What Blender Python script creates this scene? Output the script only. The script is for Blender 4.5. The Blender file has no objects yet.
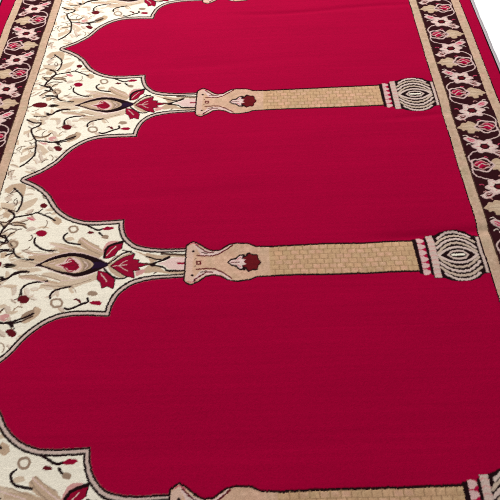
import bpy, math
import numpy as np

# ------------------------------------------------------------------ camera, world, lamps, exposure
scene = bpy.context.scene
col = scene.collection
cam_data = bpy.data.cameras.new('camera')
cam = bpy.data.objects.new('camera', cam_data)
col.objects.link(cam)
cam.location = (0.57280653, -1.61567592, 0.95322725)
cam.rotation_euler = (0.62750051, 0.03831967, -0.01074809)
cam_data.sensor_width = 36.0
cam_data.lens = 587.0 / 500.0 * 36.0
cam_data.clip_start = 0.02
cam_data.clip_end = 200.0
scene.camera = cam

world = bpy.data.worlds.new('World')
scene.world = world
world.use_nodes = True
wbg = world.node_tree.nodes['Background']
wbg.inputs['Color'].default_value = (0.93, 0.97, 1.0, 1)
wbg.inputs['Strength'].default_value = 0.40


def lamp(name, loc, target, size, power, color):
    d = bpy.data.lights.new(name, 'AREA')
    d.shape = 'RECTANGLE'
    d.size, d.size_y = size
    d.energy = power
    d.color = color
    o = bpy.data.objects.new(name, d)
    col.objects.link(o)
    o.location = loc
    v = [t - l for t, l in zip(target, loc)]
    n = math.sqrt(sum(c * c for c in v))
    v = [c / n for c in v]
    o.rotation_euler = (math.acos(-v[2]), 0, math.atan2(-v[0], v[1]))
    return o


lamp('window_light', (0.22, 1.62, 1.80), (0.36, -0.15, 0.0), (1.8, 1.2), 127, (1.0, 0.98, 0.96))
lamp('room_light', (-1.7, -1.2, 1.9), (0.3, -0.7, 0.0), (1.2, 1.2), 8, (1.0, 0.97, 0.93))

scene.view_settings.view_transform = 'Standard'
scene.view_settings.look = 'None'
scene.view_settings.exposure = 0.0
scene.view_settings.gamma = 1.0

# ------------------------------------------------------------------ dimensions of the rug (metres)
# x runs across the rug (0 = inner edge of the left guard stripe, 1 = that of the right one),
# y runs along it (0, -P, -2P, ... = axes of the woven pillars); the woven pattern repeats every P.
P = 0.4782
X_IN = (0.024, 0.1195, 0.1415, 0.1685, 0.1735)      # guard | flower border | guard | red | dark line, outward
EDGE = X_IN[4]
WIDE = 0.012                                        # the red margin is this much wider on the left
Y_TOP, Y_BOT = 0.62, -3.35 * P
RES = 0.0014                                        # one tuft
TH = 0.009                                          # pile height above the floor

# yarn colours (linear albedo)
C = dict(
    crimson=(0.297, 0.0005, 0.0275), crim=(0.32, 0.003, 0.035), maroon=(0.095, 0.006, 0.010),
    cream=(0.73, 0.66, 0.54), tan1=(0.52, 0.395, 0.285), tan2=(0.44, 0.305, 0.205), tan3=(0.27, 0.18, 0.125),
    dark=(0.012, 0.004, 0.005), navy=(0.017, 0.006, 0.022), brown=(0.07, 0.036, 0.024), olive=(0.10, 0.08, 0.045),
    pink=(0.50, 0.24, 0.22), pinkw=(0.60, 0.42, 0.38), rose=(0.46, 0.045, 0.10), band=(0.49, 0.36, 0.31),
    vase=(0.51, 0.315, 0.215), shaft=(0.465, 0.288, 0.162), shaft2=(0.285, 0.165, 0.09), guard=(0.44, 0.295, 0.205),
    border=(0.026, 0.005, 0.007), leaf=(0.42, 0.29, 0.195),
)

MOTIF = [
 ('p','tan2',0,[6,210,21,225,39,228,52,221,55,200,53,188,45,201,30,213,18,200]),
 ('p','tan1',0,[56,168,66,175,86,183,84,169,75,157,56,150,50,147]),
 ('p','tan1',0,[5,174,24,171,42,161,40,151,26,153,10,156]),
 ('p','tan2',0,[19,144,30,148,38,140,34,128,21,133]),
 ('p','tan2',0,[43,118,57,120,74,112,83,98,71,104,54,109]),
 ('p','tan2',0,[127,119,136,129,147,122,151,112,143,105,135,110]),
 ('p','pink',0,[74,130,86,131,95,122,90,117,80,123]),
 ('p','tan1',0,[49,67,56,72,69,68,73,60,67,52,55,54]),
 ('p','tan1',0,[39,82,49,91,60,94,58,84,49,78]),
 ('p','tan2',0,[38,38,49,40,57,32,50,26,42,24]),
 ('p','tan1',0,[60,20,73,23,97,19,116,15,129,11,120,2,133,-8,117,-11,101,-13,79,-4,63,4,72,11]),
 ('p','tan2',0,[93,39,113,35,134,32,159,32,182,34,183,29,169,26,150,20,129,12,108,18,98,27,109,30]),
 ('p','tan1',0,[134,60,155,57,179,50,182,33,159,35,140,43,151,47]),
 ('p','tan2',0,[88,-20,105,-17,125,-21,143,-29,166,-36,195,-44,196,-51,173,-45,150,-40,133,-33,110,-28,95,-26]),
 ('p','tan1',0,[137,-41,156,-38,179,-44,169,-49,149,-48,134,-52]),
 ('p','tan2',0,[193,58,196,68,202,72,214,61,233,50,246,38,249,26,238,18,220,25,202,30,179,31,162,30,159,47,176,47,193,48,215,39,202,48]),
 ('p','tan1',0,[173,-27,189,-29,208,-28,227,-23,247,-17,251,-27,240,-36,224,-41,209,-48,200,-52,206,-62,199,-62,192,-52,195,-47,177,-52]),
 ('p','tan1',0,[137,-15,154,-14,172,-21,192,-28,195,-41,174,-35,154,-28,136,-21]),
 ('p','tan3',0,[114,-111,121,-102,133,-96,136,-90,145,-95,147,-101,138,-104,133,-111,120,-116]),
 ('p','pink',0,[74,-108,83,-104,93,-107,91,-113,78,-116,76,-116]),
 ('p','tan1',0,[83,-102,95,-98,107,-99,102,-104,95,-107]),
 ('p','tan1',0,[68,-85,76,-82,82,-86,75,-91,70,-94]),
 ('p','tan1',0,[8,-43,20,-51,39,-58,44,-53,28,-39,14,-36]),
 ('p','tan2',0,[39,-98,54,-103,70,-98,77,-92,73,-105,59,-110,44,-108]),
 ('p','tan1',0,[53,-127,67,-135,84,-154,73,-165,64,-149]),
 ('p','tan1',0,[20,-142,34,-133,47,-130,46,-141,31,-148,19,-155]),
 ('p','tan1',0,[19,-169,36,-159,52,-154,48,-166,34,-179,23,-187]),
 ('p','tan2',0,[118,-121,126,-111,136,-104,137,-92,148,-95,148,-107,138,-118,125,-126]),
 ('p','tan1',0,[10,-18,28,-22,53,-28,64,-38,44,-35,23,-31]),
 ('p','tan1',0,[10,-83,19,-80,27,-74,29,-85,20,-90,11,-95]),
 ('p','tan1',0,[35,-63,48,-70,57,-80,43,-78]),
 ('p','tan1',0,[14,158,34,154,46,145,41,136,24,145]),
 ('p','tan1',0,[15,81,32,88,45,92,38,75,20,72]),
 ('p','tan1',0,[9,118,25,122,39,114,32,105,17,108]),
 ('s','dark',4.5,[27,214,41,201,51,188,54,170,52,156,49,146]),
 ('s','dark',5.1,[29,150,43,141,46,129,38,115,33,104,29,97,27,84]),
 ('s','dark',4.2,[46,130,69,134,85,138,95,141,108,135,121,128,135,118]),
 ('s','dark',2.7,[96,142,100,147,103,151]),
 ('s','brown',3.6,[38,115,51,109,69,107,79,100]),
 ('s','rose',2.4,[76,128,88,122]),
 ('s','dark',4.5,[31,67,41,64,43,72,38,82,28,81]),
 ('s','dark',3,[43,72,46,80,50,87,57,90]),
 ('s','dark',3.6,[20,116,32,102]),
 ('s','dark',4.5,[103,73,104,61,116,49,132,40,153,38]),
 ('s','dark',4.5,[167,82,161,74,167,62,180,56,199,53]),
 ('s','dark',3.9,[36,46,54,46]),
 ('s','dark',3.6,[51,32,65,38,64,46]),
 ('s','dark',4.5,[65,38,75,28,91,21,111,19]),
 ('p','dark',0,[52,5,62,9,80,6,71,1,60,0]),
 ('p','olive',0,[58,5,66,7,76,5,68,2]),
 ('s','dark',4.2,[54,-26,65,-26,74,-18,92,-11,107,-10]),
 ('s','dark',4.5,[104,-63,101,-52,107,-42,122,-36,148,-34]),
 ('s','dark',4.5,[161,-73,160,-65,168,-55,195,-47]),
 ('s','dark',4.5,[77,-123,85,-124,98,-122,115,-116,127,-111,137,-105]),
 ('s','dark',4.2,[85,-124,94,-125,101,-131]),
 ('s','dark',4.8,[198,107,210,100,229,90,241,92]),
 ('s','dark',4.5,[234,83,241,75,250,72]),
 ('s','dark',4.8,[193,-96,204,-98,224,-88,236,-83,235,-75]),
 ('s','dark',2.4,[224,-88,219,-78]),
 ('s','dark',4.2,[101,-8,78,-12,67,-26,52,-20]),
 ('s','dark',3,[70,-24,47,-33,22,-29]),
 ('s','dark',4.8,[8,-41,27,-53,45,-55,43,-65,28,-74,30,-88,40,-106,47,-120,52,-153,51,-166,39,-186,26,-198]),
 ('s','brown',3.6,[41,-102,65,-105,77,-93]),
 ('s','dark',3.9,[47,-116,68,-120,95,-125,118,-121]),
 ('s','brown',3.6,[118,-121,136,-111]),
 ('s','dark',2.7,[100,-125,107,-136]),
 ('s','brown',2.7,[49,-134,42,-141,26,-142]),
 ('s','brown',2.7,[28,-74,17,-66]),
 ('s','brown',3.3,[41,125,30,117,14,121]),
 ('s','dark',3.6,[43,74,29,81,13,90]),
 ('s','dark',3.9,[31,37,44,43,64,42,63,51]),
 ('s','brown',3.3,[22,46,34,58,54,64]),
 ('s','dark',4.5,[43,74,63,49]),
 ('s','brown',3,[31,108,52,116,76,111]),
 ('s','brown',2.7,[14,158,28,153,46,147]),
 ('s','brown',3,[32,89,44,99,59,98]),
 ('p','maroon',0,[96,161,99,167,106,167,112,162,110,155,104,154,99,157]),
 ('p','bloom',0,[101,86,106,93,116,93,125,86,122,78,112,77,105,81]),
 ('p','maroon',0,[99,-74,103,-68,113,-67,121,-73,118,-80,109,-81,102,-78]),
 ('p','maroon',0,[92,-142,96,-138,104,-137,111,-142,108,-147,101,-148,95,-145]),
 ('p','bloom',0,[238,92,248,98,260,97,264,93,256,89,245,88]),
 ('p','maroon',0,[207,82,213,88,223,85,224,81,215,80]),
 ('p','maroon',0,[205,-78,212,-74,220,-77,224,-84,219,-85,214,-79]),
 ('p','bloom',0,[238,-85,246,-81,258,-81,264,-86,260,-91,248,-90]),
 ('p','maroon',0,[97,-146,100,-140,108,-140,114,-145,112,-152,105,-153,100,-150]),
 ('p','maroon',0,[99,-73,104,-65,114,-65,122,-72,119,-81,110,-82,103,-78]),
 ('p','maroon',0,[9,11,16,18,30,21,45,16,47,5,34,1,17,5]),
 ('p','dark',0,[49,9,61,12,79,8,64,4]),
 ('p','tan3',0,[241,71,244,76,251,76,256,72,254,66,248,66,243,68]),
 ('p','tan3',0,[233,-64,237,-59,247,-59,254,-64,251,-69,242,-70,235,-67]),
 ('p','tan2',0,[60,60,60,60,60,60,60,60,60,60,60,60,60,60]),
 ('p','pink',0,[247,33,249,46,257,59,277,60,271,55,258,46,253,31]),
 ('p','pink',0,[76,-117,83,-114,92,-118,85,-121]),
 ('p','pink',0,[51,-120,68,-124,79,-129,67,-131]),
 ('s','tan3',4.5,[187,92,186,88,183,85,179,84,174,86,171,89,169,93,169,97,172,100,176,101,181,100,185,97,187,92]),
 ('s','tan3',4.5,[186,-84,186,-89,183,-92,177,-93,172,-92,167,-88,165,-84,165,-79,169,-76,174,-75,180,-76,184,-80,186,-84]),
 ('s','tan3',4.5,[69,59,69,55,67,52,63,51,58,52,54,55,52,60,52,64,55,66,59,67,63,66,67,63,69,59]),
 ('s','pinkw',2,[196,70,211,57,231,43,247,33]),
 ('s','tan3',1.8,[195,65,208,49,226,36,244,26]),
 ('s','tan3',1.6,[200,71,218,59,239,47]),
 ('s','pinkw',2,[137,55,163,46,193,37]),
 ('s','pinkw',1.8,[94,34,122,30,146,31]),
 ('s','tan3',1.4,[94,37,112,39,133,34]),
 ('s','tan3',1.6,[84,17,105,13,122,8]),
 ('s','cream',1.6,[84,0,104,-1,124,0]),
 ('s','cream',1.4,[68,15,79,22,95,21]),
 ('s','tan3',2,[92,-20,119,-18,148,-24,174,-34]),
 ('s','pinkw',1.8,[97,-24,126,-30,155,-40]),
 ('s','tan3',1.8,[140,-42,164,-46,191,-46]),
 ('s','pinkw',2,[174,-34,201,-31,227,-26]),
 ('s','tan3',1.6,[195,-44,214,-40,236,-31]),
 ('s','tan1',1.6,[149,37,169,38,194,35]),
 ('s','tan3',1.8,[195,-44,204,-53,210,-62]),
 ('s','tan3',1.4,[157,56,179,49,201,42]),
 ('tag','medallion',0,[]),
 ('p','pinkw',0,[127,11,136,17,147,24,167,31,181,34,202,34,221,28,239,20,256,10,269,3,256,-7,244,-15,229,-21,207,-27,189,-25,169,-18,152,-11,133,-2,115,4]),
 ('p','dark',0,[129,11,138,17,150,23,168,29,182,32,202,31,219,27,237,19,254,10,267,3,254,-6,241,-14,226,-20,206,-25,189,-22,171,-17,154,-10,135,-1,117,4]),
 ('p','navy',0,[230,9,246,10,263,3,248,-5,232,-7]),
 ('p','tan2',0,[130,6,141,12,156,17,176,22,196,23,215,17,228,11,234,3,230,-4,219,-11,202,-16,182,-14,161,-9,144,-1]),
 ('p','tan3',0,[204,19,217,14,226,8,230,2,224,-6,213,-12,215,2]),
 ('p','pinkw',0,[157,3,170,8,176,15,184,20,196,19,207,9,211,-3,204,-14,186,-14,176,-7,168,-2]),
 ('q','bloom',0,[163,3,175,5,181,8,183,14,193,15,204,5,207,-3,200,-10,186,-10,180,-4,172,0]),
 ('s','bloom',2.4,[178,11,184,19,191,14]),
 ('s','bloom',2.4,[176,-3,186,-13,195,-11]),
 ('s','maroon',1.6,[167,3,183,2,197,3]),
 ('s','maroon',1.8,[194,10,203,3,198,-5]),
 ('s','pinkw',1.6,[182,8,188,11]),
 ('s','tan3',1.6,[139,5,150,11,161,14]),
 ('s','tan3',1.6,[143,1,157,-6,174,-11]),
 ('s','pinkw',1.6,[214,10,223,2,218,-6]),
 ('s','pinkw',1.6,[146,6,156,8]),
 ('s','tan1',1.4,[209,15,220,9]),
 ('q','dark',3.4,[253,20,253,38,259,47,269,52,284,57,282,42,274,36,271,26,261,20]),
 ('q','bloom',0,[255,18,255,36,260,45,270,50,285,54,283,39,275,34,272,24,262,18]),
 ('s','pinkw',1.6,[257,24,264,36,273,46]),
 ('q','dark',1.6,[246,-13,257,-15,273,-25,281,-36,280,-54,269,-48,260,-52,256,-39,248,-32]),
 ('q','bloom',0,[246,-13,257,-15,273,-25,281,-36,280,-54,269,-48,260,-52,256,-39,248,-32]),
 ('s','pinkw',1.6,[252,-19,261,-29,267,-38]),
 ('p','tan2',0,[263,2,272,8,286,22,304,29,301,21,283,2,281,-12,298,-27,288,-29,269,-14]),
 ('s','dark',3.9,[263,4,273,14,286,27,303,33]),
 ('s','dark',3.9,[256,-7,268,-20,283,-31,297,-32,302,-28]),
 ('s','tan3',2.4,[264,8,273,20,282,25]),
 ('q','dark',1.8,[269,-2,280,11,292,19,311,26,308,13,322,10,319,4,343,-1,320,-6,326,-14,312,-14,317,-31,298,-25,284,-14]),
 ('q','bloom',0,[269,-2,280,11,292,19,311,26,308,13,322,10,319,4,343,-1,320,-6,326,-14,312,-14,317,-31,298,-25,284,-14]),
 ('s','pinkw',1.5,[273,-2,285,-1,299,0]),
 ('s','pinkw',1.3,[284,-1,292,7,298,10]),
 ('s','pinkw',1.3,[284,-2,294,-10,302,-15]),
 ('s','brown',3.6,[335,1,346,1]),
 ('s','dark',3,[287,36,301,31,310,27]),
 ('s','dark',2.7,[286,28,298,33]),
 ('s','dark',3,[339,-21,348,-17,362,-17,356,-23]),
 ('p','tan2',0,[310,33,335,18,346,4,340,-6,330,-18,339,-22,361,-20,380,-24,419,-27,418,-20,380,-19,365,-7,350,-4,351,2,369,12,380,18,340,23,323,29]),
 ('p','pink',0,[317,-18,330,-12,339,-16,331,-24,320,-28]),
 ('p','tan2',0,[337,27,357,21,377,20,416,19,417,13,383,16,364,9,346,11,335,18]),
 ('s','dark',3.3,[336,18,345,16,355,11,367,10]),
 ('p','dark',0,[344,0,353,3,367,9,383,18,386,14,378,8,362,2,358,-2,371,-6,379,-11,384,-15,418,-17,418,-21,383,-20,374,-12,360,-7,350,-7]),
 ('p','pinkw',0,[362,0,378,6,387,13,417,11,418,-16,385,-13,375,-5]),
 ('p','bloom',0,[400,2,417,0,417,-4,401,-3]),
 ('s','brown',5.1,[368,24,397,21,416,19]),
]

# ------------------------------------------------------------------ a small weaver: draws the pattern tuft by tuft
class Loom:
    def __init__(s, x0, y0, w, h, res, base, part=1):
        s.x0, s.y0, s.res = x0, y0, res
        s.nx, s.ny = int(round(w / res)), int(round(h / res))
        s.rgb = np.empty((s.ny, s.nx, 3), np.float32)
        s.rgb[:] = C[base]
        s.part = np.full((s.ny, s.nx), part, np.int8)
        s.pid = None
        s.shift = (0.0, 0.0, 1)

    def _win(s, pts, pad):
        lo = pts.min(0) - pad
        hi = pts.max(0) + pad
        i0 = max(int((lo[0] - s.x0) / s.res), 0); i1 = min(int((hi[0] - s.x0) / s.res) + 2, s.nx)
        j0 = max(int((lo[1] - s.y0) / s.res), 0); j1 = min(int((hi[1] - s.y0) / s.res) + 2, s.ny)
        if i1 <= i0 or j1 <= j0:
            return None
        X, Y = np.meshgrid(s.x0 + (np.arange(i0, i1) + .5) * s.res, s.y0 + (np.arange(j0, j1) + .5) * s.res)
        return (slice(j0, j1), slice(i0, i1)), X, Y

    def _pts(s, mm):
        p = np.array(mm, float).reshape(-1, 2) * 0.001
        p[:, 0] = p[:, 0] * s.shift[2] + s.shift[0]
        p[:, 1] += s.shift[1]
        return p

    @staticmethod
    def dist(p, X, Y, closed):
        d = np.full(X.shape, 9.0)
        n = len(p)
        for i in range(n if closed else n - 1):
            a, b = p[i], p[(i + 1) % n]
            e = b - a
            t = np.clip(((X - a[0]) * e[0] + (Y - a[1]) * e[1]) / max(e @ e, 1e-12), 0, 1)
            d = np.minimum(d, np.hypot(X - a[0] - t * e[0], Y - a[1] - t * e[1]))
        return d

    @staticmethod
    def inside(p, X, Y):
        ins = np.zeros(X.shape, bool)
        n = len(p)
        for i in range(n):
            a, b = p[i], p[(i + 1) % n]
            if a[1] == b[1]:
                continue
            c = (a[1] > Y) != (b[1] > Y)
            ins ^= c & (X < (b[0] - a[0]) * (Y - a[1]) / (b[1] - a[1]) + a[0])
        return ins

    def _put(s, w, cov, color):
        cov = np.clip(cov, 0, 1)[..., None].astype(np.float32)
        s.rgb[w] = s.rgb[w] * (1 - cov) + np.array(C[color], np.float32) * cov
        if s.pid is not None:
            pp = s.part[w]
            pp[cov[..., 0] > .5] = s.pid

    def poly(s, mm, color, grow=0.0, smooth=False):
        p = s._pts(mm)
        if smooth:
            p = curve(p, True)
        r = s._win(p, grow * .001 + .002)
        if r is None:
            return
        w, X, Y = r
        d = s.dist(p, X, Y, True)
        sd = np.where(s.inside(p, X, Y), d, -d)
        s._put(w, (sd + grow * .001) / s.res * .8 + .5, color)

    def line(s, mm, color, width, smooth=True):
        p = s._pts(mm)
        if smooth and len(p) > 2:
            p = curve(p, False)
        r = s._win(p, width * .001 + .002)
        if r is None:
            return
        w, X, Y = r
        s._put(w, (width * .0005 - s.dist(p, X, Y, False)) / s.res * .8 + .5, color)


def curve(p, closed, n=4):
    """Catmull-Rom through the points"""
    m = len(p)
    out = []
    for i in range(m if closed else m - 1):
        if closed:
            a, b, c, d = p[i - 1], p[i], p[(i + 1) % m], p[(i + 2) % m]
        else:
            a, b, c, d = p[max(i - 1, 0)], p[i], p[i + 1], p[min(i + 2, m - 1)]
        for t in np.arange(n) / n:
            out.append(.5 * (2 * b + (c - a) * t + (2 * a - 5 * b + 4 * c - d) * t * t + (3 * b - a - 3 * c + d) * t ** 3))
    if not closed:
        out.append(p[-1])
    return np.array(out)


def ellipse(cx, cy, rx, ry, n=14, wob=0.0, k=0, ph=0.0):
    t = np.linspace(0, 2 * np.pi, n, endpoint=False)
    r = 1 + wob * np.cos(k * t + ph)
    return np.stack([cx + rx * r * np.cos(t), cy + ry * r * np.sin(t)], 1).ravel()


# ---- one repeat of the field: arch spandrels, medallion, pillar
FIELD, SPAN, BASE, SHAFT, DOME, MEDAL = 1, 2, 3, 4, 5, 6
ARCH = [(46, 239.1), (62, 230), (78, 220), (94, 207), (112, 189), (126, 167), (139, 149), (160, 130), (182, 118.5), (206, 113),
        (240, 112.5), (281, 114.5), (282.5, 96), (290, 73), (300, 59), (313, 48), (328, 42), (350, 37), (376, 34.5), (420, 34)]


def weave_field():
    L = Loom(0.0, -P / 2, 1.0, P, 0.0007, 'cream', SPAN)
    L.shift = (0, 0, 1)
    rng = np.random.default_rng(5)
    # faint shaded strokes that stand for the leaves in the cream ground
    def frond(x, y, a, l, w, bend, fill, edge):
        t = np.linspace(0, 1, 9)
        an = a + bend * t
        px = x + np.cumsum(np.cos(an)) * l / 9
        py = y + np.cumsum(np.sin(an)) * l / 9
        wd = w * np.sin(np.pi * np.clip(t * .92 + .06, 0, 1)) ** .8
        nxv, nyv = -np.sin(an), np.cos(an)
        top = np.stack([px + nxv * wd, py + nyv * wd], 1)
        bot = np.stack([px - nxv * wd * .4, py - nyv * wd * .4], 1)
        L.poly(np.vstack([top, bot[::-1]]).ravel(), fill)
        L.line(bot[1:-1].ravel(), edge, rng.uniform(1.2, 2.0))

    for i in range(105):
        y = rng.uniform(-236, 236)
        lim = 60 + (1 - abs(abs(y) - 90) / 150) * 150
        x = 8 + (lim - 8) * rng.random() ** 1.6
        sg = 1 if y > 0 else -1
        a = sg * rng.uniform(.2, 1.1) + (math.pi if x < 35 else 0) * (rng.random() < .7) + rng.normal(0, .25)
        frond(x, y, a, rng.uniform(18, 40), rng.uniform(3, 7.5), rng.uniform(-1.3, 1.3),
              ('shade1', 'shade2', 'tan1', 'shade2')[i % 4], ('tan2', 'tan3', 'tan2', 'tan1')[(i // 3) % 4])
    # small curled tendrils round the stems
    for i in range(46):
        y = rng.uniform(-232, 232)
        x = 8 + 105 * rng.random() ** 1.3
        sg = 1 if y > 0 else -1
        a = sg * rng.uniform(-.4, 1.4) + (math.pi if rng.random() < .4 else 0)
        t = np.linspace(0, 1, 7)
        an = a + rng.choice([-1, 1]) * rng.uniform(.8, 2.4) * t
        l = rng.uniform(14, 30)
        L.line(np.stack([x + np.cumsum(np.cos(an)) * l / 7, y + np.cumsum(np.sin(an)) * l / 7], 1).ravel(),
               ('brown', 'tan3', 'umber')[i % 3], rng.uniform(1.8, 2.8))
    for op, color, w, pts in MOTIF:
        if op == 'tag':
            L.pid = MEDAL
            med = True
        elif op == 'p':
            # the medallion is the lozenge alone: it starts at its tag and ends with the palmette
            L.pid = MEDAL if (L.pid and min(pts[0::2]) > 90 and max(pts[0::2]) < 250) else (L.pid and SPAN)
            L.poly(pts, color, grow=w, smooth=len(pts) > 12)
        elif op == 'q':
            L.pid = L.pid and MEDAL
            L.poly(pts, color, grow=w)
        else:
            L.pid = L.pid and SPAN
            L.line(pts, color, w)
    L.pid = None
    # fringes of small leaves on the medallion petals
    # ---- arch outline: dark, beige, dark, following the edge of the red field
    rp = np.array(ARCH, float)
    cx = curve(rp[:11], False, 3)
    up = np.vstack([cx, rp[11:13], curve(rp[12:], False, 3)[1:]]) * .001
    lowr = up[::-1] * [1, -1]
    X, Y = np.meshgrid((np.arange(L.nx) + .5) * L.res, -P / 2 + (np.arange(L.ny) + .5) * L.res)
    full = np.vstack([[[-.05, .2391]], [[.046, .2391]], up, lowr, [[.046, -.2391]], [[-.05, -.2391]]])
    m = X[0] < .45
    Xs, Ys = X[:, m], Y[:, m]
    d = np.minimum(Loom.dist(up, Xs, Ys, False), Loom.dist(lowr, Xs, Ys, False))
    ins = Loom.inside(full, Xs, Ys)
    sd = np.full(X.shape, -9.0)
    sd[:, m] = np.where(ins, d, -d)
    w = (slice(None), slice(None))
    k = 1 / L.res
    cov = lambda a, b: np.minimum((sd - a) * k, (b - sd) * k) * .8 + .5
    narrow = np.clip((X - .33) / .05, 0, 1)             # the bands draw together along the neck
    b1, b2 = .0068 - .0020 * narrow, .0108 - .0026 * narrow
    L._put(w, cov(.001, b1), 'band')
    L._put(w, cov(b1, b2), 'dark')
    L._put(w, np.minimum((.0016 - sd), sd + .0022) * k * .8 + .5, 'dark')
    L.pid = FIELD
    L._put(w, (-.0020 - sd) * k * .8 + .5, 'crimson')
    L.pid = None
    # ---- pillar base (a vase)
    L.pid = BASE
    vase = [418, 40, 424, 46, 430, 49, 443, 42, 458, 30, 470, 26, 484, 28, 501, 40, 516, 43.5, 541, 42, 556, 34.5, 586, 33.5,
            586, -35, 556, -36, 541, -42.5, 516, -45, 501, -41, 484, -31, 470, -29, 458, -32, 443, -44, 430, -51, 424, -48, 418, -42]
    L.poly(vase, 'dark', grow=3.4)
    L.poly(vase, 'vase')
    L.poly([418, 38, 430, 47, 440, 41, 432, 22, 431, -22, 440, -43, 430, -49, 418, -40], 'vasep')
    L.poly([431, 45, 458, 29, 472, 25, 488, 29, 500, 38, 506, 42, 498, 30, 480, 18, 462, 16, 446, 18], 'pinkw')
    L.poly([431, -47, 458, -31, 472, -28, 488, -31, 500, -41, 508, -44, 498, -32, 480, -21, 462, -19, 446, -20], 'pinkw')
    for s_ in (1, -1):
        L.line([439, s_ * 17, 456, s_ * 15.5, 473, s_ * 16.5, 490, s_ * 26, 508, s_ * 40], 'maroon', 3.0)
        L.line([436, s_ * 42, 448, s_ * 32, 459, s_ * 24, 470, s_ * 24], 'maroon', 2.8)
        L.line([448, s_ * 24, 458, s_ * 21], 'brown', 2.4)
        L.line([424, s_ * 44, 430, s_ * 47, 440, s_ * 42], 'rose', 1.6)
    for x, y, r in ((431, 27, 3.2), (432, -31, 3.2), (437, -44, 2.6), (436, 8, 1.6), (436, -10, 1.6)):
        L.poly(ellipse(x, y, r, r * .9, 8), 'dark')
    L.poly([438, 4, 448, 4, 448, -6, 438, -6], 'maroon')
    L.poly([441, 1, 445, 1, 445, -3, 441, -3], 'vase')
    L.poly(ellipse(545, -2, 19.5, 22.5, 28, .10, 7, .3), 'dark')
    L.poly([497, -2, 505, 7, 514, 9, 522, 17, 534, 18, 534, -22, 522, -21, 514, -13, 505, -10], 'dark')
    L.poly(ellipse(546, -2, 16.5, 19, 28, .12, 7, .3), 'blood')
    L.poly([501, -2, 507, 4, 516, 5, 523, 14, 529, 13, 527, 7, 536, 4, 531, -1, 536, -7, 527, -10, 529, -17, 523, -17, 516, -9, 507, -7], 'pinkw')
    L.line([505, -2, 522, -2], 'maroon', 2.0)
    L.line([518, 5, 525, 10], 'rose', 1.4)
    L.line([518, -8, 525, -13], 'rose', 1.4)
    L.line([540, 8, 550, 3, 556, 7], 'maroon', 1.6)
    L.line([540, -11, 550, -7, 557, -10], 'maroon', 1.6)
    # ---- shaft with faint woven bricks
    L.pid = SHAFT
    L.poly([586, 33.5, 872, 36, 872, -36, 586, -35.5], 'dark', grow=3.2)
    L.pid = SHAFT
    L.poly([582, 32.5, 868, 35, 868, -35, 582, -34.5], 'shaft')
    rows = np.linspace(-34, 34, 7)
    for r, (ya, yb) in enumerate(zip(rows[:-1], rows[1:])):
        if r:
            L.line([584, ya, 866, ya * 1.02], 'shaft2', 1.0, False)
        for x in np.arange(592 + (r % 2) * 8, 864, 16):
            xx = x + rng.uniform(-1, 1)
            L.line([xx, ya, xx, yb], 'shaft2', 1.7, False)
            if rng.random() < .5:
                L.poly([xx + 2, ya + 2, xx + 14, ya + 2, xx + 14, yb - 2, xx + 2, yb - 2], 'shaft3')
    # ---- dome capital
    L.pid = DOME
    L.poly([866, 41, 894, 45, 893, 50, 912, 51, 924, 57, 940, 61, 960, 62, 977, 57, 988, 47, 1000, 45, 1000, -45, 988, -47,
            977, -57, 960, -62, 940, -63, 924, -60, 912, -54, 893, -53, 892, -46, 868, -43], 'dark')
    L.poly([875, 43, 889, 44, 889, -46, 875, -43], 'crim')
    for i in range(6):                                   # pale teeth of the zigzag ring
        y = 36 - i * 15.2
        L.poly([875, y + 7.5, 882, y + 7.5, 889, y + 3, 889, y - 1, 881, y - 6, 875, y - 6], 'zig')
    L.poly([894.5, 49.5, 907.5, 50.5, 907.5, -52.5, 894.5, -51.5], 'band')
    for i in range(9):
        y = 42 - i * 11
        L.line([895, y, 900, y + 3, 907, y], 'pink', 2.0)
    R = 39.0
    xc = 949.0
    for q, (a, wdt) in enumerate(((8, 0), (18.5, 4.2), (29, 4.0), (39, 4.2), (48.5, 4.2), (58, 3.8))):
        for s_ in (1, -1):
            xs = np.linspace(-R, R, 23)
            end = (0, 0, 6, 17, 29, 43)[q]
            ys = end + (a - end) * (1 - (np.abs(xs) / R) ** 2.1)
            if q == 5:
                xs = xs * .84
            if q == 0:
                continue
            if q > 1:                                    # little scallops woven along each rib
                ys = ys + 0.7 * np.sign(np.sin(xs / R * 3.1 * (5 + q)))
            L.line(np.stack([xc + xs, s_ * ys - 1], 1).ravel(), 'ribs' if q % 2 else 'tanp', wdt + .9, False)
    L.poly([930, -1, 938, 6, 949, 7.5, 960, 6, 968, -1, 960, -8, 949, -9.5, 938, -8], 'dark')
    L.poly([926, -1, 936, 9, 949, 11, 962, 9, 972, -1, 962, -11, 949, -13, 936, -11], 'band')
    L.poly([931, -1, 938, 5, 949, 6.5, 960, 5, 967, -1, 960, -7, 949, -8.5, 938, -7], 'dark')
    L.poly([935, 1.6, 963, 1.6, 963, -3.4, 935, -3.4], 'cream')
    L.poly([993.5, 42.5, 999, 42.5, 999, -44, 993.5, -44], 'band')
    # red between the dome's shoulder and the plate
    L.pid = FIELD
    for s_ in (1, -1):
        L.poly([979, s_ * 64, 984, s_ * 56, 989, s_ * 49, 1002, s_ * 49, 1002, s_ * 64], 'crimson')
    L.pid = None
    return L


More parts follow.
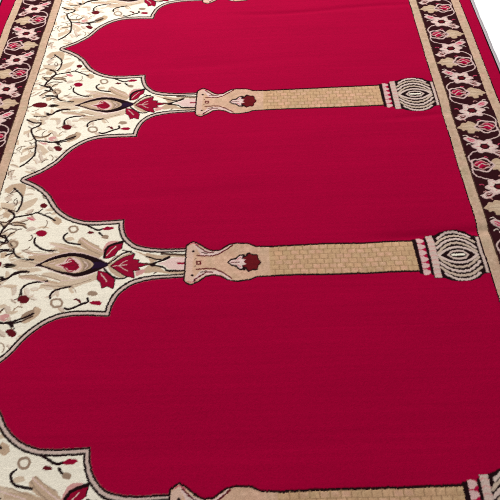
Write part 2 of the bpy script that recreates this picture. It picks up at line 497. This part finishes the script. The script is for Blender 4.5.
def weave_border():
    H = P / 2
    L = Loom(0.0, 0.0, 0.0955, H, 0.0007, 'border', 1)

    def rosette(m):
        M = lambda pts: [v * (m if q % 2 == 0 else 1) for q, v in enumerate(pts)]
        L.line(M([-17, -12, -32, -18, -43, -32, -42, -46]), 'bpink', 2.8)
        L.line(M([-41, -64, -44, -76, -38, -88, -22, -96, -8, -100]), 'bpink', 2.8)
        for q in (1, -1):                                # the two corner leaves
            L.poly(M([-42 * q, 26 * q, -33 * q, 33 * q, -20 * q, 28 * q, -9 * q, 17 * q, -12 * q, 9 * q, -24 * q, 11 * q, -34 * q, 17 * q]), 'bpink', smooth=True)
            L.poly(M([-35 * q, 25 * q, -28 * q, 27 * q, -18 * q, 21 * q, -20 * q, 16 * q, -29 * q, 18 * q]), 'rose' if q > 0 else 'maroon', smooth=True)
            L.line(M([-33 * q, 24 * q, -20 * q, 18 * q]), 'petal', 1.5)
        for q, (x, y) in enumerate(((30, -14), (38, -24), (-8, -34), (26, -32), (-34, 8), (34, 6), (12, -88), (34, -84))):
            L.line(M([x - 4, y - 2, x, y + 2, x + 5, y]), ('pink', 'petal', 'rose')[q % 3], 2.0)
        # pale tan leaf opposite the rose
        L.poly(M([-4, -60, 2, -47, 9, -39, 17, -37, 24, -42, 33, -43, 38, -50, 47, -58, 39, -62, 36, -68, 27, -66, 25, -75,
                  14, -77, 9, -70, 0, -71]), 'leaf', smooth=True)
        L.poly(M([6, -58, 14, -47, 24, -50, 36, -56, 24, -60, 14, -66]), 'leaf2', smooth=True)
        L.line(M([4, -58, 18, -56, 38, -58]), 'tan3', 1.5)
        # rose
        L.poly(M(ellipse(-19, -56, 25, 21, 20, .09, 5, .4)), 'bpink', smooth=True)
        L.poly(M(ellipse(-19, -56, 21, 17, 20, .10, 5, .4)), 'border', smooth=True)
        L.poly(M(ellipse(-20, -56, 16, 12.5, 16, .13, 4)), 'pink', smooth=True)
        L.poly(M(ellipse(-20, -56, 13.5, 10, 16, .16, 4)), 'maroon', smooth=True)
        L.poly(M(ellipse(-23, -56, 9.5, 8, 16, .22, 4, .8)), 'crim', smooth=True)
        L.line(M([-30, -61, -20, -52, -9, -56, 2, -51]), 'bpink', 2.2)
        L.line(M([-14, -64, -6, -64, 2, -59]), 'bpink', 2.2)
        L.line(M([-34, -50, -26, -46, -14, -48]), 'rose', 2.2)
        # rosette
        L.poly(M(ellipse(0, 0, 25.5, 20.5, 42, .16, 6, .5)), 'bpink', smooth=True)
        L.poly(M(ellipse(0, 0, 20, 15.5, 42, .18, 6, .5)), 'petal', smooth=True)
        for q in range(6):
            an = .5 + q * math.pi / 3
            L.line(M([9 * math.cos(an + .5), 8 * math.sin(an + .5), 18 * math.cos(an + .52), 14 * math.sin(an + .52)]), 'rose', 1.3)
        L.poly(M(ellipse(0, 0, 10.5, 8.6, 14, .06, 6)), 'border', smooth=True)
        L.poly(M(ellipse(0, 0, 6, 4.6, 10)), 'maroon', smooth=True)

    cx = .0955 / 2
    for n in range(-1, 4):
        m = 1 if n % 2 == 0 else -1
        L.shift = (cx - .002 * m * 0, H - .0 - n * H / 2, 1)
        rosette(m)
    return L


C['shade1'] = (0.60, 0.50, 0.41)
C['shade2'] = (0.53, 0.42, 0.335)
C['shaft3'] = (0.50, 0.295, 0.19)
C['tanp'] = (0.45, 0.335, 0.26)
C['ribs'] = (0.52, 0.39, 0.34)
C['leaf2'] = (0.48, 0.35, 0.24)
C['vasep'] = (0.55, 0.36, 0.28)
C['bpink'] = (0.52, 0.36, 0.33)
C['blood'] = (0.115, 0.007, 0.010)
C['umber'] = (0.16, 0.10, 0.068)
C['zig'] = (0.53, 0.34, 0.32)
C['bloom'] = (0.235, 0.003, 0.022)
C['petal'] = (0.58, 0.45, 0.39)
field = weave_field()
border = weave_border()

# ------------------------------------------------------------------ sample the weave on the tuft grid
x_lo, x_hi = -EDGE - WIDE, 1 + EDGE
nx = int(round((x_hi - x_lo) / RES))
ny = int(round((Y_TOP - Y_BOT) / RES))
gx = np.linspace(x_lo, x_hi, nx + 1)
gy = np.linspace(Y_BOT, Y_TOP, ny + 1)
rng = np.random.default_rng(11)


def smooth_noise(shape, cells, seed):
    r = np.random.default_rng(seed)
    a = r.normal(0, 1, (cells[0] + 3, cells[1] + 3))
    yy = np.linspace(0, cells[0], shape[0]); xx = np.linspace(0, cells[1], shape[1])
    j, i = yy.astype(int), xx.astype(int)
    fy, fx = yy - j, xx - i
    fy = fy * fy * (3 - 2 * fy); fx = fx * fx * (3 - 2 * fx)
    A = a[j][:, i]; B = a[j][:, i + 1]; D = a[j + 1][:, i]; E_ = a[j + 1][:, i + 1]
    return (A * (1 - fx) + B * fx) * (1 - fy)[:, None] + (D * (1 - fx) + E_ * fx) * fy[:, None]


X, Y = np.meshgrid(gx, gy)
shape = X.shape
row_j = np.repeat(rng.normal(0, .00030, (shape[0] + 1) // 2), 2)[:shape[0]][:, None]
col_j = np.repeat(rng.normal(0, .00028, (shape[1] + 1) // 2), 2)[:shape[1]][None, :]
WX = X + .0011 * smooth_noise(shape, (30, 22), 1) + row_j + rng.normal(0, .00018, shape)
WY = Y + .0007 * smooth_noise(shape, (26, 20), 2) + col_j + rng.normal(0, .00018, shape)

# toward the near end the weave was beaten a little askew
sstep = lambda t: np.clip(t, 0, 1) ** 2 * (3 - 2 * np.clip(t, 0, 1))
sk = sstep((-Y - 2.35 * P) / (.5 * P))
WY = WY - sk * (.005 + .006 * sstep((X - .30) / .12) + .0015 * sstep((X - .53) / .16) + .0025 * sstep((X - .855) / .035))
WX = WX + sk * .004 * sstep((X - .5) / .36) * (1 - sstep((X - .93) / .06))


def take(L, x, y, period):
    """average of the weave around each point"""
    acc = 0
    for ox, oy in ((-.25, -.25), (.25, -.25), (-.25, .25), (.25, .25)):
        i = np.clip(((x + ox * RES - L.x0) / L.res).astype(int), 0, L.nx - 1)
        j = np.floor((y + oy * RES - L.y0) / L.res).astype(int) % L.ny
        acc = acc + L.rgb[j, i]
    return acc / 4


rgb = take(field, WX, WY, P)
for side in (0, 1):
    a = -WX if side == 0 else WX - 1                     # distance outward from the field
    z = a > 0
    zone = np.empty((z.sum(), 3), np.float32)
    av, yv = a[z], WY[z]
    ph = -.041 if side == 0 else .054
    # the flower band
    loc = (av - X_IN[0])
    bx = (.0955 - loc) if side == 0 else loc
    m_y = (yv - ph) + (P / 4 if side == 0 else 0)
    fl = take(border, bx, m_y, P / 2)
    zone[:] = fl
    put = lambda a0, a1, c: zone.__setitem__((av >= a0) & (av < a1), C[c])
    put(-1, X_IN[0], 'guard'); put(0, .0022, 'dark'); put(X_IN[0] - .0018, X_IN[0] + .0005, 'brown')
    put(X_IN[1] - .0006, X_IN[2], 'guard'); put(X_IN[2] - .0018, X_IN[2] + .0004, 'dark')
    xr = X_IN[3] + (WIDE if side == 0 else 0)
    put(X_IN[2] + .0004, xr, 'crimson'); put(xr, 9, 'dark')
    rgb[z] = zone

# the pale stripes are mottled with pinker and greyer yarn
_ax = np.maximum(-X, X - 1)
gz = ((_ax > .0025) & (_ax < X_IN[0] - .002)) | ((_ax > X_IN[1]) & (_ax < X_IN[2] - .002)) | ((X > .44) & (X < .868) & (rgb[..., 0] > .4))
mo = smooth_noise(shape, (420, 240), 21)[gz][:, None]
m2 = smooth_noise(shape, (150, 90), 22)[gz][:, None]
rgb[gz] = rgb[gz] * (1 + mo * np.array([.065, .075, .09]) + m2 * np.array([.045, .012, .03]))
# yarn to yarn variation, rows slightly different in dye lot, soft worn patches
var = 1 + .055 * rng.normal(0, 1, shape) + .009 * rng.normal(0, 1, (shape[0], 1)) + .020 * smooth_noise(shape, (60, 9), 7)
rgb = np.clip(rgb * var[..., None], 0.0004, .9)

# ------------------------------------------------------------------ height of the pile: soft waves and weft creases
def relief(x, y):
    h = .0007 * np.sin(x * 5.1 + y * 2.3 + .6) * np.cos(y * 4.3 - x * 1.7)
    for cx, cy, half, amp, wd in ((1.00, -.90, .19, -.0028, .012), (.62, -.93, .3, -.0005, .02), (.965, -.555, .07, -.0016, .009),
                                  (.78, -.105, .24, -.0017, .010), (.30, -1.10, .30, -.0005, .02), (.50, -.33, .25, -.0007, .016),
                                  (.33, -.78, .25, -.0006, .016), (.45, .17, .3, -.001, .014),
                                  (.6, -1.32, .3, -.0005, .02)):
        yc = cy + .01 * np.sin((x - cx) * 9)
        h = h + 1.35 * amp * np.exp(-((y - yc) / wd) ** 2) / (1 + np.exp((np.abs(x - cx) - half) / .035))
    return h


Zp = TH + relief(X, Y)
# carved lines: dark outlines lie a little lower, plus tuft unevenness
lum = rgb.mean(2)
Zp = Zp - .0005 * np.clip(.06 - lum, 0, .06) / .06 + .00007 * rng.normal(0, 1, shape)
edge_drop = np.clip((np.maximum(-X - WIDE, X - 1) - EDGE + .006) / .006, 0, 1) ** 2 * .002
Zp = Zp - edge_drop
jx = X + rng.normal(0, .00012, shape); jy = Y + rng.normal(0, .00012, shape)
jx[:, 0] = X[:, 0]; jx[:, -1] = X[:, -1]
VERT = np.stack([jx, jy, Zp], 2).reshape(-1, 3).astype(np.float32)
VCOL = np.concatenate([rgb.reshape(-1, 3), np.ones((rgb.shape[0] * rgb.shape[1], 1))], 1).astype(np.float32)

# ------------------------------------------------------------------ which part each tuft belongs to
fxc = (gx[:-1] + gx[1:]) / 2
fyc = (gy[:-1] + gy[1:]) / 2
FX, FY = np.meshgrid(fxc, fyc)
i = np.clip((FX / field.res).astype(int), 0, field.nx - 1)
j = np.floor((FY - field.y0) / field.res).astype(int) % field.ny
code = field.part[j, i].astype(int)
rep = np.round(-FY / P).astype(int)                      # pillar index
nich = np.floor(-FY / P).astype(int)                     # niche index (between two pillars)
key = np.where(code == FIELD, 100 + nich, code * 1000 + 100 + rep)
for side in (0, 1):
    a = -FX if side == 0 else FX - 1
    for n, (lo_, hi_) in enumerate(((0, X_IN[0]), (X_IN[0], X_IN[1]), (X_IN[1], X_IN[2]), (X_IN[2], 9))):
        key[(a >= lo_) & (a < hi_)] = 20000 + side * 10 + n


# ------------------------------------------------------------------ materials
def nodes(name):
    m = bpy.data.materials.new(name)
    m.use_nodes = True
    nt = m.node_tree
    return m, nt, nt.nodes['Principled BSDF']


def yarn_material():
    m, nt, b = nodes('wool_yarn')
    N = nt.nodes.new
    lk = nt.links.new
    at = N('ShaderNodeAttribute'); at.attribute_name = 'yarn'
    tc = N('ShaderNodeTexCoord')
    mp = N('ShaderNodeMapping'); mp.inputs['Scale'].default_value = (3.0, 130.0, 1.0)
    lk(tc.outputs['Object'], mp.inputs['Vector'])
    n1 = N('ShaderNodeTexNoise'); n1.inputs['Scale'].default_value = 1.0; n1.inputs['Detail'].default_value = 3
    lk(mp.outputs['Vector'], n1.inputs['Vector'])
    n2 = N('ShaderNodeTexNoise'); n2.inputs['Scale'].default_value = 620.0; n2.inputs['Detail'].default_value = 2
    lk(tc.outputs['Object'], n2.inputs['Vector'])
    mr = N('ShaderNodeMapRange'); mr.inputs['To Min'].default_value = .95; mr.inputs['To Max'].default_value = 1.05
    mr.inputs['From Min'].default_value = .25; mr.inputs['From Max'].default_value = .75
    lk(n1.outputs['Fac'], mr.inputs['Value'])
    mr2 = N('ShaderNodeMapRange'); mr2.inputs['To Min'].default_value = .90; mr2.inputs['To Max'].default_value = 1.10
    mr2.inputs['From Min'].default_value = .25; mr2.inputs['From Max'].default_value = .75
    lk(n2.outputs['Fac'], mr2.inputs['Value'])
    mu = N('ShaderNodeMath'); mu.operation = 'MULTIPLY'
    lk(mr.outputs['Result'], mu.inputs[0]); lk(mr2.outputs['Result'], mu.inputs[1])
    vm = N('ShaderNodeVectorMath'); vm.operation = 'SCALE'
    lk(at.outputs['Color'], vm.inputs[0]); lk(mu.outputs['Value'], vm.inputs['Scale'])
    lk(vm.outputs['Vector'], b.inputs['Base Color'])
    b.inputs['Roughness'].default_value = .9
    b.inputs['Specular IOR Level'].default_value = .015
    b.inputs['Sheen Weight'].default_value = SHEEN
    b.inputs['Sheen Roughness'].default_value = .45
    b.inputs['Sheen Tint'].default_value = (1.0, .62, .68, 1)
    ad = N('ShaderNodeMath'); ad.operation = 'ADD'
    lk(n2.outputs['Fac'], ad.inputs[0])
    ms = N('ShaderNodeMath'); ms.operation = 'MULTIPLY'; ms.inputs[1].default_value = .8
    lk(n1.outputs['Fac'], ms.inputs[0]); lk(ms.outputs['Value'], ad.inputs[1])
    bp = N('ShaderNodeBump'); bp.inputs['Strength'].default_value = .35; bp.inputs['Distance'].default_value = .0006
    lk(ad.outputs['Value'], bp.inputs['Height']); lk(bp.outputs['Normal'], b.inputs['Normal'])
    return m


SHEEN = 0
YARN = yarn_material()


def tuft_mesh(name, sel, parent, label=None):
    """the tufts picked by the mask, as one mesh"""
    jj, ii = np.nonzero(sel)
    W = nx + 1
    q = np.stack([jj * W + ii, jj * W + ii + 1, (jj + 1) * W + ii + 1, (jj + 1) * W + ii], 1).ravel()
    u, inv = np.unique(q, return_inverse=True)
    me = bpy.data.meshes.new(name)
    me.vertices.add(len(u)); me.vertices.foreach_set('co', VERT[u].ravel())
    n = len(jj)
    me.loops.add(4 * n); me.loops.foreach_set('vertex_index', inv.astype(np.int32).ravel())
    me.polygons.add(n)
    me.polygons.foreach_set('loop_start', np.arange(0, 4 * n, 4, dtype=np.int32))
    me.polygons.foreach_set('loop_total', np.full(n, 4, np.int32))
    me.update(calc_edges=True)
    me.polygons.foreach_set('use_smooth', np.ones(n, bool))
    at = me.color_attributes.new('yarn', 'FLOAT_COLOR', 'POINT')
    at.data.foreach_set('color', VCOL[u].ravel())
    me.materials.append(YARN)
    o = bpy.data.objects.new(name, me)
    col.objects.link(o)
    o.parent = parent
    if label:
        o['label'] = label
    return o


# ------------------------------------------------------------------ the floor
m_floor, nt, b = nodes('white_floor')
tc = nt.nodes.new('ShaderNodeTexCoord')
no = nt.nodes.new('ShaderNodeTexNoise'); no.inputs['Scale'].default_value = 3.0; no.inputs['Detail'].default_value = 5
nt.links.new(tc.outputs['Object'], no.inputs['Vector'])
cr = nt.nodes.new('ShaderNodeValToRGB')
cr.color_ramp.elements[0].color = (.87, .88, .89, 1); cr.color_ramp.elements[1].color = (.93, .93, .93, 1)
nt.links.new(no.outputs['Fac'], cr.inputs['Fac']); nt.links.new(cr.outputs['Color'], b.inputs['Base Color'])
b.inputs['Roughness'].default_value = .55
me = bpy.data.meshes.new('floor')
me.from_pydata([(-6, -6, 0), (7, -6, 0), (7, 7, 0), (-6, 7, 0)], [], [(0, 1, 2, 3)])
me.materials.append(m_floor)
floor = bpy.data.objects.new('floor', me)
floor['kind'] = 'structure'
col.objects.link(floor)

# ------------------------------------------------------------------ the rug
rug = bpy.data.objects.new('prayer_rug', None)
col.objects.link(rug)
rug['label'] = 'long crimson rug with cream floral arches and tan pillars, lying on white floor'
rug['category'] = 'prayer rug'

names = {SPAN: 'arch_spandrel', BASE: 'pillar_base', SHAFT: 'pillar', DOME: 'dome_capital', MEDAL: 'medallion'}
for k in np.unique(key[(key >= 100) & (key < 1000)]):
    tuft_mesh('niche_field', key == k, rug)
for r in np.unique(rep):
    made = {}
    for c, parent_code in ((SPAN, None), (SHAFT, None), (MEDAL, SPAN), (BASE, SHAFT), (DOME, SHAFT)):
        s = key == c * 1000 + 100 + r
        if s.sum() < 4:
            continue
        par = made.get(parent_code, rug) if parent_code else rug
        made[c] = tuft_mesh(names[c], s, par)
for k in np.unique(key[key >= 20000]):
    n = k % 10
    tuft_mesh(('guard_stripe', 'flower_border', 'guard_stripe', 'outer_stripe')[n], key == k, rug)

# bound edge (selvedge): a rounded overcast cord down each long side, and the foundation under the pile
m_edge, nt, b = nodes('overcast_edge')
tc = nt.nodes.new('ShaderNodeTexCoord')
wv = nt.nodes.new('ShaderNodeTexWave'); wv.wave_type = 'BANDS'; wv.bands_direction = 'Y'
wv.inputs['Scale'].default_value = 120; wv.inputs['Distortion'].default_value = 1.5
nt.links.new(tc.outputs['Object'], wv.inputs['Vector'])
cr = nt.nodes.new('ShaderNodeValToRGB')
cr.color_ramp.elements[0].color = (.26, .22, .23, 1); cr.color_ramp.elements[1].color = (.46, .42, .43, 1)
nt.links.new(wv.outputs['Fac'], cr.inputs['Fac']); nt.links.new(cr.outputs['Color'], b.inputs['Base Color'])
bp = nt.nodes.new('ShaderNodeBump'); bp.inputs['Distance'].default_value = .0008; bp.inputs['Strength'].default_value = .6
nt.links.new(wv.outputs['Fac'], bp.inputs['Height']); nt.links.new(bp.outputs['Normal'], b.inputs['Normal'])
b.inputs['Roughness'].default_value = .9
for side in (-1, 1):
    ys = np.arange(Y_BOT, Y_TOP + .004, .004)
    vs, fs = [], []
    K = 10
    for a, y in enumerate(ys):
        base_x = (-EDGE - WIDE if side < 0 else 1 + EDGE)
        wob = .0005 * math.sin(y * 47) + .0004 * math.sin(y * 131 + 1)
        rh = (TH + float(relief(base_x, y)) - .0005) / 2
        for t in range(K):
            an = 2 * math.pi * t / K
            vs.append((base_x + side * (.0035 + wob) + .0055 * math.cos(an), y, rh - .0004 + rh * 1.0 * math.sin(an) * (.94 if math.sin(an) > 0 else .9)))
    for a in range(len(ys) - 1):
        for t in range(K):
            u = (t + 1) % K
            fs.append((a * K + t, a * K + u, (a + 1) * K + u, (a + 1) * K + t))
    fs.append(tuple(range(K))); fs.append(tuple((len(ys) - 1) * K + t for t in range(K)))
    me = bpy.data.meshes.new('edge_binding')
    me.from_pydata(vs, [], fs)
    for p in me.polygons:
        p.use_smooth = True
    me.materials.append(m_edge)
    o = bpy.data.objects.new('edge_binding', me)
    col.objects.link(o)
    o.parent = rug

m_back, nt, b = nodes('jute_backing')
b.inputs['Base Color'].default_value = (.36, .27, .17, 1); b.inputs['Roughness'].default_value = 1
me = bpy.data.meshes.new('backing')
x0, x1, y0, y1, z0, z1 = -EDGE - WIDE + .001, 1 + EDGE - .001, Y_BOT + .001, Y_TOP - .001, .0005, .0035
me.from_pydata([(x, y, z) for z in (z0, z1) for y in (y0, y1) for x in (x0, x1)], [],
               [(0, 2, 3, 1), (4, 5, 7, 6), (0, 1, 5, 4), (1, 3, 7, 5), (3, 2, 6, 7), (2, 0, 4, 6)])
me.materials.append(m_back)
o = bpy.data.objects.new('backing', me)
col.objects.link(o)
o.parent = rug
